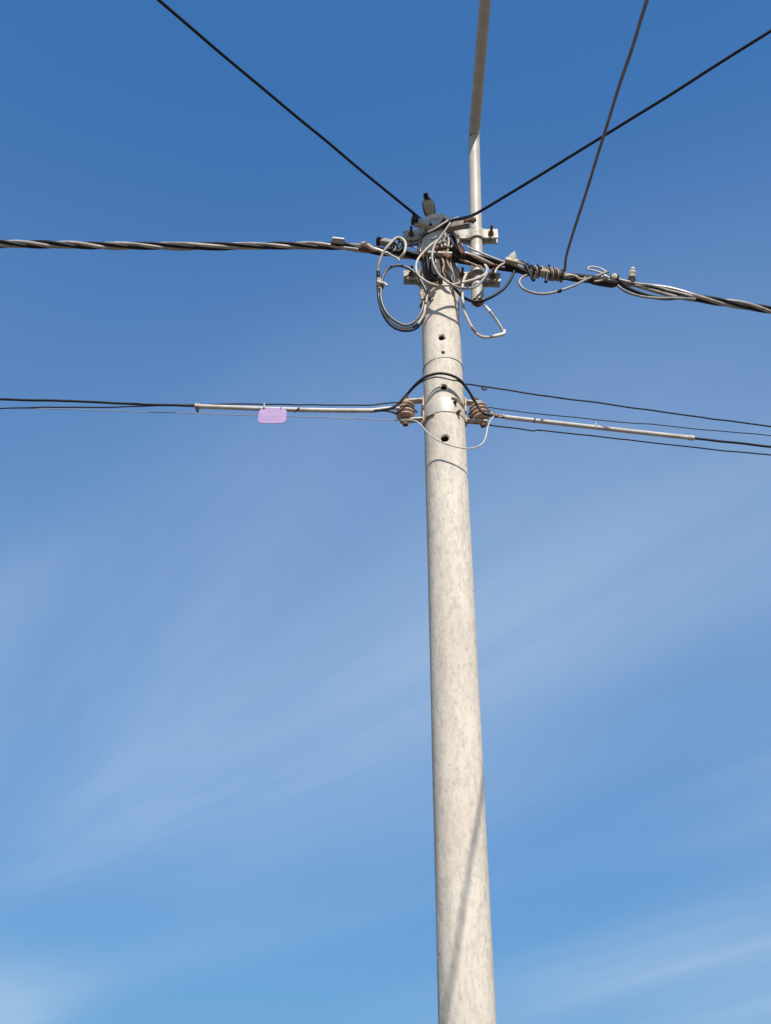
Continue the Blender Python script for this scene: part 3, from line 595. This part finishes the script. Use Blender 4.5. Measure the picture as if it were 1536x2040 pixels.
C('cable_tail', 'stubby black cable end below the right wire wraps', pts([(1091, 545, 4.96), (1089, 555, 4.955), (1087.5, 562, 4.955)]), 0.011, 'black')
C('cable_tail', 'small pale hook of wire beside the pointed connector', pts([(1026, 530, 4.925), (1028, 524, 4.92), (1036, 523, 4.92), (1043, 527, 4.93)]), 0.006, 'cream')
C('cable_tail', 'black cable tip standing up from the right wire wraps', pts([(1090, 540, 5.0), (1092, 533, 4.99), (1094, 528.5, 4.985)]), 0.008, 'black')
# splice body with round cap and upright bolt connector
k = thing('tap_connector', 'dark splice body with round pale-centred cap on the right supply cable', 'connector', at(1200, 558, 5.1), 'connectors on the supply cables')
link('body', T(spline(pts([(1168, 553, 5.04), (1180, 557, 5.04), (1200, 561, 5.055), (1218, 564, 5.075), (1228, 564, 5.09)]), 4), [0.012, 0.018, 0.024, 0.027, 0.029, 0.03, 0.031, 0.031, 0.031, 0.031, 0.03, 0.03, 0.03, 0.029, 0.027, 0.024, 0.018]), 'connblack', k)
cp = at(1223, 549, 5.05); bt = bmesh.new(); lathe(bt, cp + Vector((0.01, 0.03, 0.004)), Vector((-0.25, -1, -0.35)), ((-0.03, 0.018), (-0.02, 0.027), (0.02, 0.03), (0.028, 0.026)), 20); cap_ = link('cap', bt, 'connblack', k)
bt = bmesh.new(); lathe(bt, cp + Vector((0.003, 0.003, -0.006)), Vector((-0.25, -1, -0.35)), ((0, 0.02), (0.008, 0.02), (0.012, 0.012)), 16); link('cap_centre', bt, 'cream', cap_)
link('ferrule', T(pts([(1203, 549, 5.045), (1210, 552, 5.045)]), 0.011, 10), 'white', k)
link('ferrule', T(pts([(1208, 556, 5.045), (1215, 559, 5.045)]), 0.009, 10), 'galv', k)
C('cable_tail', 'loose pale strand bowing under the right supply cable beyond the round cap', pts([(1226, 566, 5.10), (1246, 580, 5.11), (1276, 590, 5.13), (1310, 594, 5.17), (1345, 594, 5.20), (1385, 596, 5.235)]), 0.0085, 'grey')
C('cable_tail', 'loose pale strand above the splay of the right supply cable', pts([(1230, 556, 5.10), (1262, 563, 5.11), (1300, 569, 5.15), (1340, 580, 5.20), (1390, 593, 5.24)]), 0.0075, 'pvc')
C('cable_tail', 'brown wire twisted along the right supply cable between wraps and splice', pts([(1124, 551, 5.02), (1140, 549, 5.02), (1156, 556, 5.03), (1170, 553, 5.04), (1184, 560, 5.03), (1200, 558, 5.03)]), 0.0075, 'rustlight')
C('cable_tail', 'black wire lashed over the right supply cable between wraps and splice', pts([(1118, 556, 5.02), (1136, 555, 5.01), (1152, 551, 5.03), (1166, 550, 5.05), (1180, 555, 5.03)]), 0.0078, 'black')
k = thing('tap_connector', 'upright ribbed bolt connector on the splayed right strands', 'connector', at(1258, 562, 5.14), 'connectors on the supply cables')
b0, b1 = at(1258, 565, 5.12), at(1261, 533, 5.11); bd = (b1-b0); bl = bd.length
bt = bmesh.new(); lathe(bt, b0, bd, ((0, 0.022), (bl*0.28, 0.024), (bl*0.3, 0.017), (bl*0.36, 0.017)), 12); link('body', bt, 'connblack', k)
bt = bmesh.new(); lathe(bt, b0, bd, ((bl*0.36, 0.022), (bl*0.52, 0.026), (bl*0.55, 0.014), (bl*0.6, 0.014), (bl*0.62, 0.023), (bl*0.74, 0.021), (bl*0.76, 0.011), (bl*0.82, 0.011), (bl*0.84, 0.017), (bl*0.96, 0.014), (bl, 0.007)), 12); link('bolt', bt, 'galv', k)
# cable tie on the large left loop
k = tag(link('cable_tie', T(spline(pts([(752, 560, 4.845), (758, 563, 4.825), (765, 564, 4.835), (772, 569.5, 4.83)]), 5), [0.006]*9 + [0.0075]*7, 8), 'white'), 'white cable tie with loose tail on the large left loop', 'cable tie')
k = tag(link('cable_tie', ringarc(at(757.5, 571, 4.86), Vector((0.1, 0, 1)), 0.021, 0.005, -3.1, 3.1, Vector((0, -1, 0)), 20), 'tape'), 'tan tie wrapped round the large left loop just below the white tie', 'cable tie')

# ---------------------------------------------------------------- lower level: band, insulators, telecom cables
def pring(zl, zr, zc, rad, n=60):      # ring round the pole, tilted
    out = []
    for i in range(n+1):
        a = 2*math.pi*i/n; c, s = math.cos(a), math.sin(a); z = (zl+zr)/2 + (zr-zl)/2*c + (zc if s < 0 else 0)*abs(s)
        rr = prad(z) + rad; out.append(Vector((PX + c*rr, PY + s*rr, z)))
    return out
zA = at(880, 712, 4.88).z
tag(link('shadow_ring', T(pring(zA-0.005, zA+0.01, 0, 0.0008), 0.0030, 6), 'connector'), 'thin grey ring standing in for a cable shadow on the pole above the jumper arch', 'wire')  # added ring drawn in place of a cable's shadow arc
BZ0, BZ1 = at(880, 819, 4.878).z, at(880, 791, 4.878).z
band = thing('pole_band', 'pale steel band round the pole carrying both insulators', 'band', (PX, PY, BZ0))
bm = bmesh.new(); n = 72; rw = []
for i in range(n):
    a = 2*math.pi*i/n; c, s = math.cos(a), math.sin(a); r0 = prad(BZ0)-0.002; r1 = prad(BZ0)+0.0055
    rw.append([bm.verts.new((PX+c*r, PY+s*r, z)) for r, z in ((r0, BZ0), (r1-0.001, BZ0), (r1, BZ0+0.004), (r1, BZ1-0.004), (r1-0.001, BZ1), (r0, BZ1))])
for i in range(n):
    for k_ in range(6): bm.faces.new((rw[i][k_], rw[i][(k_+1) % 6], rw[(i+1) % n][(k_+1) % 6], rw[(i+1) % n][k_]))
link('hoop', bm, 'band', band)
for px, py in ((905, 803), (911, 823)):
    c = onpole(px, py); nn = Vector((c.x-PX, c.y-PY, 0)).normalized(); bt = bmesh.new(); lathe(bt, c, nn, ((-0.005, 0.012), (0.008, 0.012), (0.009, 0.009), (0.03, 0.008)), 8); link('bolt', bt, 'rust', band, 25)
link('wire_tie', T(spline([onpole(898, 794) + Vector((0.003, -0.01, 0)), onpole(908, 797) + Vector((0.006, -0.012, 0)), onpole(917, 806) + Vector((0.008, -0.01, 0)), at(924, 818, 4.95), at(926, 838, 4.96)], 6), 0.005, 8), 'tape', band)
link('wire_tie', T(spline([onpole(866, 826) + Vector((-0.003, -0.006, 0)), onpole(852, 832) + Vector((-0.006, -0.006, 0)), at(843, 843, 4.96), at(841, 830, 4.99), at(842, 800, 4.99)], 6), 0.006, 8), 'rustlight', band)
INS = {}
def insulator(label, cx, cy, tilt, sg, army):
    # spool insulator held in a U-shaped iron fixed to the band
    base = at(cx, cy, PY-0.015); ax = Vector((math.sin(tilt), -0.04, math.cos(tilt))).normalized()
    o = thing('spool_insulator', label, 'insulator', base, 'spool insulators on the pole band')
    H = 0.112; pr = [(-H/2, 0.030), (-H/2+0.004, 0.040)]
    for i in range(4):
        z0 = -H/2 + 0.006 + i*(H-0.012)/4; d_ = (H-0.012)/4; rm = 0.052 if i in (0, 3) else 0.0545
        pr += [(z0+d_*0.08, rm*0.90), (z0+d_*0.26, rm), (z0+d_*0.55, rm*0.985), (z0+d_*0.74, rm*0.90), (z0+d_*0.82, 0.034), (z0+d_*0.99, 0.034)]
    pr += [(H/2-0.003, 0.038), (H/2, 0.028)]
    bt = bmesh.new(); lathe(bt, base, ax, pr, 32); link('spool', bt, 'porcelain', o, 50)
    bt = bmesh.new(); lathe(bt, base, ax, ((-H/2-0.045, 0.012), (-H/2-0.043, 0.017), (-H/2-0.026, 0.017), (-H/2-0.025, 0.009), (H/2+0.025, 0.009), (H/2+0.026, 0.018), (H/2+0.042, 0.018), (H/2+0.043, 0.01)), 10); link('spindle', bt, 'rust', o, 25)
    xe = PX + sg*(prad(BZ0)+0.004)
    for s_, mm in ((1, 'galv'), (-1, 'galv')):
        e = base + ax*(s_*(H/2+0.012)); q = Vector((xe, e.y, e.z + 0.008)); out_ = e + (e-q).normalized()*0.03
        link('arm', bar(q, out_, 0.042, 0.012, bw=0.003), mm, o)
    zt, zb_ = (base + ax*(H/2+0.02)).z, (base - ax*(H/2+0.012)).z
    link('back_plate', bevel(box(bmesh.new(), Vector((xe, base.y, (zt+zb_)/2)), Vector((0.005, 0, 0)), Vector((0, 0.024, 0)), Vector((0, 0, (zt-zb_)/2+0.02))), 0.002), 'rustlight', o)
    INS[sg] = (base, ax)
insulator('ribbed brown porcelain insulator on the left of the pole', 808, 819, 0.02, -1, 0)
insulator('ribbed brown porcelain insulator on the right of the pole, tilted', 955, 822, -0.20, 1, 0)
# Y of the cables: level with the pole on the left, drifting away on the right
YL = lambda px: 4.95 - 0.14*(790-px)/790
YR = lambda px: 4.95 + 0.30*(px-960)/576
def lrun(p, dy=0.0): return [at(x, y, YL(x)+dy) for x, y in p]
def rrun(p, dy=0.0): return [at(x, y, YR(x)+dy) for x, y in p]
def extend(p, dist, drop=0.02):
    d = (p[-1]-p[-2]).normalized(); return p + [p[-1] + d*dist*t + Vector((0, 0, -drop*t*t*dist)) for t in (0.1, 0.3, 0.6, 1.0)]
def C2(name, lab, p, r, m, group=None, **kw): return C(name, lab, p, r, m, 'cable', group, **kw)
TG = 'telecom cables at insulator level'
C2('telecom_cable', 'black telecom cable entering the white sleeve at lower left', extend(lrun([(500, 812), (395, 809.5), (300, 806), (200, 801.5), (100, 797.5), (0, 795)]), 9), 0.0072, 'black', TG)
C2('telecom_cable', 'thin black cable running just above the white sleeve at lower left', extend(lrun([(826, 800), (800, 801.5), (770, 803), (740, 806), (705, 806.5), (600, 805.5), (500, 805), (395, 805.5), (300, 808.5), (200, 811), (70, 812.5), (0, 813.5)], 0.05), 9), 0.0042, 'black', TG)
C2('telecom_cable', 'thin pale grey wire lowest of those running left', extend(lrun([(826, 838), (790, 838), (700, 834), (600, 830), (400, 824), (200, 818), (0, 812)], 0.08), 9), 0.0024, 'grey', TG)
k = thing('cable_sleeve', 'long white plastic sleeve on the telecom cable left of the insulator', 'sleeve', at(393, 809, YL(393)), 'white cable sleeves')
link('tube', T(spline(lrun([(393, 809.5), (450, 811.5), (543, 815), (650, 817.5), (720, 818), (745, 817.5), (765, 814.5), (780, 813), (796, 813.5)], -0.01), 6), [0.0135]*30 + [0.0135 - 0.0045*i/18 for i in range(19)], 12), 'pvc', k)
link('end_cap', T(lrun([(388.5, 809.3), (398, 809.8)], -0.01), 0.0165, 12), 'rustlight', k)
link('strap', T([at(393, 811, YL(393)-0.02), at(393.5, 820, YL(393)-0.02)], 0.008, 6), 'connblack', k)
link('strap', T(lrun([(586, 821), (591, 817), (596, 812.5)], -0.024), 0.005, 6), 'connblack', k)
C2('telecom_cable', 'aged black cable leaving the left sleeve and wrapping the insulator', pts([(738, 819.5, 4.90), (760, 818, 4.91), (778, 820, 4.94), (790, 824, 4.98), (800, 824, 5.045), (815, 820, 5.06), (827, 818, 5.03), (829, 820, 4.985)]), 0.0062, 'aged', TG)
# the lilac tag
tx, tz = at(515, 829, 4.88), at(571, 829, 4.88); ztop, zbot = at(543, 812, 4.88).z, at(543, 847, 4.88).z
cx, cz = (tx.x+tz.x)/2, (ztop+zbot)/2; hw, hh = (tz.x-tx.x)/2, (ztop-zbot)/2
tg = thing('cable_tag', 'lilac plastic tag with rounded corners hanging from the left sleeve', 'tag', (cx, 4.88, cz))
out = []
for sx, sz, a0 in ((1, 1, 0), (-1, 1, 90), (-1, -1, 180), (1, -1, 270)):
    for i in range(6):
        a = R(a0 + 90*i/5); rr = 0.034; out.append(Vector((cx + sx*(hw-rr) + rr*math.cos(a), 0, cz + sz*(hh-rr) + rr*math.sin(a))))
bm = bmesh.new()
def bow(v): return 4.872 + 0.010*((v.z-cz)/hh) + 0.006*((v.x-cx)/hw)**2
fa = [bm.verts.new((v.x, bow(v)-0.002, v.z)) for v in out]; fb = [bm.verts.new((v.x, bow(v)+0.002, v.z)) for v in out]
bm.faces.new(fa); bm.faces.new(fb[::-1])
for i in range(len(out)): bm.faces.new((fa[i], fa[(i+1) % len(out)], fb[(i+1) % len(out)], fb[i]))
link('plate', bm, 'lilac', tg)
for px in (527, 560):
    c = at(px, 812, 4.884); link('tie', ringarc(Vector((c.x, 4.895, at(px, 814.5, 4.895).z)), Vector((1, 0, 0)), 0.0185, 0.0022, -3.0, 3.0, Vector((0, -1, 0)), 18), 'lilac', tg)
link('tie_tail', T([at(526, 812, 4.875), at(526.5, 803, 4.87)], 0.0042, 6), 'white', tg)
# jumper cables arching over the pole front
J = [(745, 818, 4.90), (775, 814, 4.90), (792, 806, 4.90), (806, 791, 4.89), (825, 769, 4.86), (843, 753.5, 4.835), (862, 746, 4.82), (880, 744, 4.815), (900, 748.5, 4.82), (916, 757, 4.835), (928, 770.5, 4.86), (940, 789, 4.885), (952, 809, 4.90), (964, 823, 4.90), (985, 829, 4.915), (1003, 830.5, 4.93)]
C2('jumper_cable', 'black jumper cable arching over the pole front between the insulators', pts(J), 0.0078, 'black', 'jumper cables over the pole')
C2('jumper_cable', 'thinner black jumper just under the main arch on the pole front', pts([(806, 794, 4.89), (826, 771, 4.865), (845, 758, 4.85), (864, 752, 4.845), (882, 753, 4.845), (900, 757, 4.848), (915, 760, 4.85), (930, 775, 4.875), (943, 797, 4.895)]), 0.005, 'aged', 'jumper cables over the pole')
# right-hand side
C2('telecom_cable', 'black telecom wire with a small curl, topmost of those running right', extend(rrun([(922, 766), (935, 765.5), (950, 768), (958, 769.5), (966, 770), (969, 774), (964, 777), (960, 773), (966, 771), (990, 774), (1080, 788), (1200, 804), (1300, 818), (1400, 832), (1536, 850)], 0.0), 12), 0.0048, 'black', TG)
C2('telecom_cable', 'very thin black wire just above the right white sleeve', extend(rrun([(962, 812), (978, 812), (990, 814), (1030, 819), (1100, 827), (1200, 837), (1300, 846), (1400, 855.5), (1536, 868)], 0.10), 12), 0.003, 'black', TG)
C2('telecom_cable', 'thin black wire lowest of those running right from the insulator', extend(rrun([(946, 844), (965, 845), (985, 848.5), (1020, 852), (1062, 858), (1075, 857), (1150, 865), (1250, 876), (1400, 893), (1536, 907)], 0.06), 12), 0.0042, 'black', TG)
C2('telecom_cable', 'black telecom cable leaving the far end of the right white sleeve', extend(rrun([(1300, 863.5), (1380, 873), (1460, 881.5), (1536, 890)], 0.0), 12), 0.0072, 'black', TG)
k = thing('cable_sleeve', 'long white plastic sleeve on the telecom cable right of the insulator', 'sleeve', at(1000, 830, YR(1000)), 'white cable sleeves')
link('tube', T(spline(rrun([(996, 829), (1010, 831.5), (1080, 839.5), (1200, 853), (1300, 864), (1379, 872.5)], 0.0), 7), [0.009 + 0.0045*min(1, i/8) for i in range(36)], 12), 'pvc', k)
link('end_cap', T(rrun([(1371, 871.7), (1382, 872.9)], 0.0), 0.0155, 12), 'cream', k)
link('strap', T(rrun([(1064, 842.5), (1066, 833.5)], -0.016), 0.004, 6), 'connblack', k)
link('strap', T(rrun([(1187, 847.5), (1188, 843)], -0.016), 0.004, 6), 'white', k)
C2('telecom_cable', 'aged black cable wrapping the right insulator towards its sleeve', pts([(1004, 830.5, 4.95), (990, 826, 4.95), (978, 820, 4.98), (966, 815, 5.04), (950, 815, 5.06), (937, 822, 5.04), (935, 828, 5.0), (938, 832, 4.96)]), 0.006, 'aged', TG)
C2('cable_tail', 'rusty tie wire gripping the inner end of the right white sleeve', pts([(978, 821, 4.93), (986, 827, 4.90), (996, 831, 4.92), (1004, 829, 4.93), (1001, 826, 4.95)]), 0.0055, 'rustlight')
C2('telecom_wire', 'thin white wire hanging in a bow below the insulators across the pole', pts([(800, 838, 4.90), (818, 837.5, 4.89), (830, 840.5, 4.88), (838, 848, 4.86), (848, 859, 4.845), (862, 871, 4.83), (880, 881.5, 4.82), (900, 889, 4.815), (924, 893.5, 4.825), (944, 892.5, 4.85), (960, 885, 4.88), (968, 872, 4.885), (971.5, 855, 4.89), (976, 841, 4.89), (983, 831, 4.90), (990, 825, 4.92)]), 0.0042, 'pvc')

# ---------------------------------------------------------------- the bird on the pole top
def bird_material():
    m = bpy.data.materials.new('bird_plumage'); m.use_nodes = True; t = m.node_tree; n = t.nodes; l = t.links; b = n['Principled BSDF']
    b.inputs['Roughness'].default_value = 0.9; b.inputs['Specular IOR Level'].default_value = 0.2
    ca = n.new('ShaderNodeVertexColor'); ca.layer_name = 'plumage'
    tcn = n.new('ShaderNodeTexCoord'); nz = n.new('ShaderNodeTexNoise'); nz.inputs['Scale'].default_value = 160; nz.inputs['Detail'].default_value = 4; l.new(tcn.outputs['Object'], nz.inputs['Vector'])
    r = n.new('ShaderNodeMapRange'); r.inputs['To Min'].default_value = 0.7; r.inputs['To Max'].default_value = 1.25; l.new(nz.outputs['Fac'], r.inputs['Value'])
    mx = n.new('ShaderNodeMix'); mx.data_type = 'RGBA'; mx.blend_type = 'MULTIPLY'; mx.inputs['Factor'].default_value = 1
    l.new(ca.outputs['Color'], mx.inputs['A']); l.new(r.outputs[0], mx.inputs['B']); l.new(mx.outputs['Result'], b.inputs['Base Color'])
    bp = n.new('ShaderNodeBump'); bp.inputs['Strength'].default_value = 0.5; bp.inputs['Distance'].default_value = 0.002; l.new(nz.outputs['Fac'], bp.inputs['Height']); l.new(bp.outputs[0], b.inputs['Normal'])
    return m
foot = at(857, 431, 4.915); foot.z = TOPZ
bird = thing('bird', 'small bird with black head and pale cheek perched on the pole top', 'bird', foot)
def proj_y(p): v = p-CAM; return 768 + FOC*v.x/v.dot(FW), 1020 - FOC*v.dot(UP)/v.dot(FW)
crown = at(848.5, 384, foot.y - 0.045)
# body axis: from the vent (back, low) over the breast to the crown
ctrl = [foot + Vector((0.004, 0.055, 0.012)), foot + Vector((0.002, 0.030, 0.030)), foot + Vector((-0.001, 0.008, 0.058)), foot.lerp(crown, 0.60) + Vector((0.001, 0.004, 0.004)), foot.lerp(crown, 0.80) + Vector((0, -0.002, 0)), crown + Vector((0.001, 0.002, -0.006))]
axp = spline(ctrl, 7); nA = len(axp)
def brad(t):
    kn = ((0, 0.005), (0.1, 0.016), (0.25, 0.0265), (0.40, 0.0360), (0.52, 0.0385), (0.62, 0.0340), (0.71, 0.0245), (0.77, 0.0205), (0.86, 0.0228), (0.93, 0.0185), (0.98, 0.010), (1, 0.002))
    for (a, ra), (b, rb_) in zip(kn, kn[1:]):
        if t <= b: u = (t-a)/(b-a); u = u*u*(3-2*u); return ra + (rb_-ra)*u
    return 0.002
bm = bmesh.new(); prev = None; fr_ = []; side_n = 24
for i, p in enumerate(axp):
    t = (axp[min(i+1, nA-1)] - axp[max(i-1, 0)]).normalized(); s_ = Vector((1, 0, 0)); s_ = (s_ - t*s_.dot(t)).normalized(); f_ = t.cross(s_); f_ = f_ if f_.y < 0 else -f_
    fr_.append((p, t, s_, f_)); r_ = brad(i/(nA-1)); ring = []
    for k in range(side_n):
        a = 2*math.pi*k/side_n; ring.append(bm.verts.new(p + s_*math.cos(a)*r_*0.98 + f_*math.sin(a)*r_*1.05 + mnoise.noise_vector(p*120 + Vector((k, 0, 0)))*0.0006))
    if prev:
        for k in range(side_n): bm.faces.new((prev[k], prev[(k+1) % side_n], ring[(k+1) % side_n], ring[k]))
    else: bm.faces.new(ring)
    prev = ring
bm.faces.new(prev)
body = link('body', bm, bird_material(), bird, 60)
ly = body.data.color_attributes.new('plumage', 'FLOAT_COLOR', 'POINT')
for i, v in enumerate(body.data.vertices):
    ring, k = min(i//side_n, nA-1), i % side_n; t = ring/(nA-1); a = 2*math.pi*k/side_n; frontness = math.sin(a); side = math.cos(a)
    if t > 0.70:
        c = (0.014, 0.013, 0.014)
        if 0.74 < t < 0.90 and side > 0.45: c = (0.62, 0.60, 0.58)     # pale cheek
    elif t > 0.60 and frontness > 0.75: c = (0.016, 0.015, 0.016)       # bib
    elif frontness < -0.1: c = (0.14, 0.11, 0.085)
    else: c = (0.42, 0.34, 0.225) if t > 0.35 else (0.46, 0.355, 0.22)
    ly.data[i].color = (*c, 1)
hp, ht, hsv, hf = fr_[int((nA-1)*0.86)]
bk = (hf*0.8 - hsv*0.55 + ht*0.15).normalized()
bm = bmesh.new(); lathe(bm, hp + bk*0.018, bk, ((0, 0.0065), (0.008, 0.005), (0.016, 0.0025), (0.02, 0.0005)), 10); link('beak', bm, 'beak', bird)
for sd in (-1, 1):
    c = hp + (hf*0.62 + hsv*sd*0.78 + ht*0.1).normalized()*0.0215; bm = bmesh.new(); bmesh.ops.create_icosphere(bm, subdivisions=2, radius=0.0036, matrix=Matrix.Translation(c)); link('eye', bm, 'eye', bird)
for sd in (-1, 1):
    bm = bmesh.new(); prev = None; i0, i1 = int(nA*0.18), int(nA*0.64)
    for i in range(i0, i1+1):
        p, t, s_, f_ = fr_[i]; u = (i-i0)/(i1-i0); w_ = 0.026*math.sin(math.pi*min(1, 0.12+u*0.86))**0.6; rr = brad(i/(nA-1)); ring = []
        ce = p + s_*sd*(rr*0.88) - f_*rr*0.12
        for k in range(10):
            a = 2*math.pi*k/10; ring.append(bm.verts.new(ce + s_*sd*math.cos(a)*0.0075 + f_*math.sin(a)*w_))
        if prev:
            for k in range(10): bm.faces.new((prev[k], prev[(k+1) % 10], ring[(k+1) % 10], ring[k]))
        else: bm.faces.new(ring)
        prev = ring
    bm.faces.new(prev); link('wing', bm, 'wing', bird, 60)
td = Vector((0.02, 0.80, -0.12)).normalized(); bm = bmesh.new()
box(bm, ctrl[0] + td*0.035 + Vector((0, 0, 0.004)), td*0.045, Vector((0.014, 0, 0)), Vector((0, 0.0005, 0.003))); link('tail', bevel(bm, 0.002), 'wing', bird)
for sd in (-1, 1):
    f0_ = foot + Vector((sd*0.013, 0.012, 0.001)); bm = bmesh.new(); tube(bm, [foot + Vector((sd*0.012, 0.02, 0.036)), foot + Vector((sd*0.013, 0.022, 0.02)), f0_ + Vector((0, 0.004, 0.003))], 0.0022, 6); lg = link('leg', bm, 'leg', bird)
    for dx, dy in ((-0.008, -0.016), (0, -0.018), (0.008, -0.016), (0, 0.012)):
        link('toe', T([f0_ + Vector((0, 0.004, 0.003)), f0_ + Vector((dx, dy, 0.0015))], 0.0015, 5), 'leg', lg)
print('objects', len(bpy.data.objects))
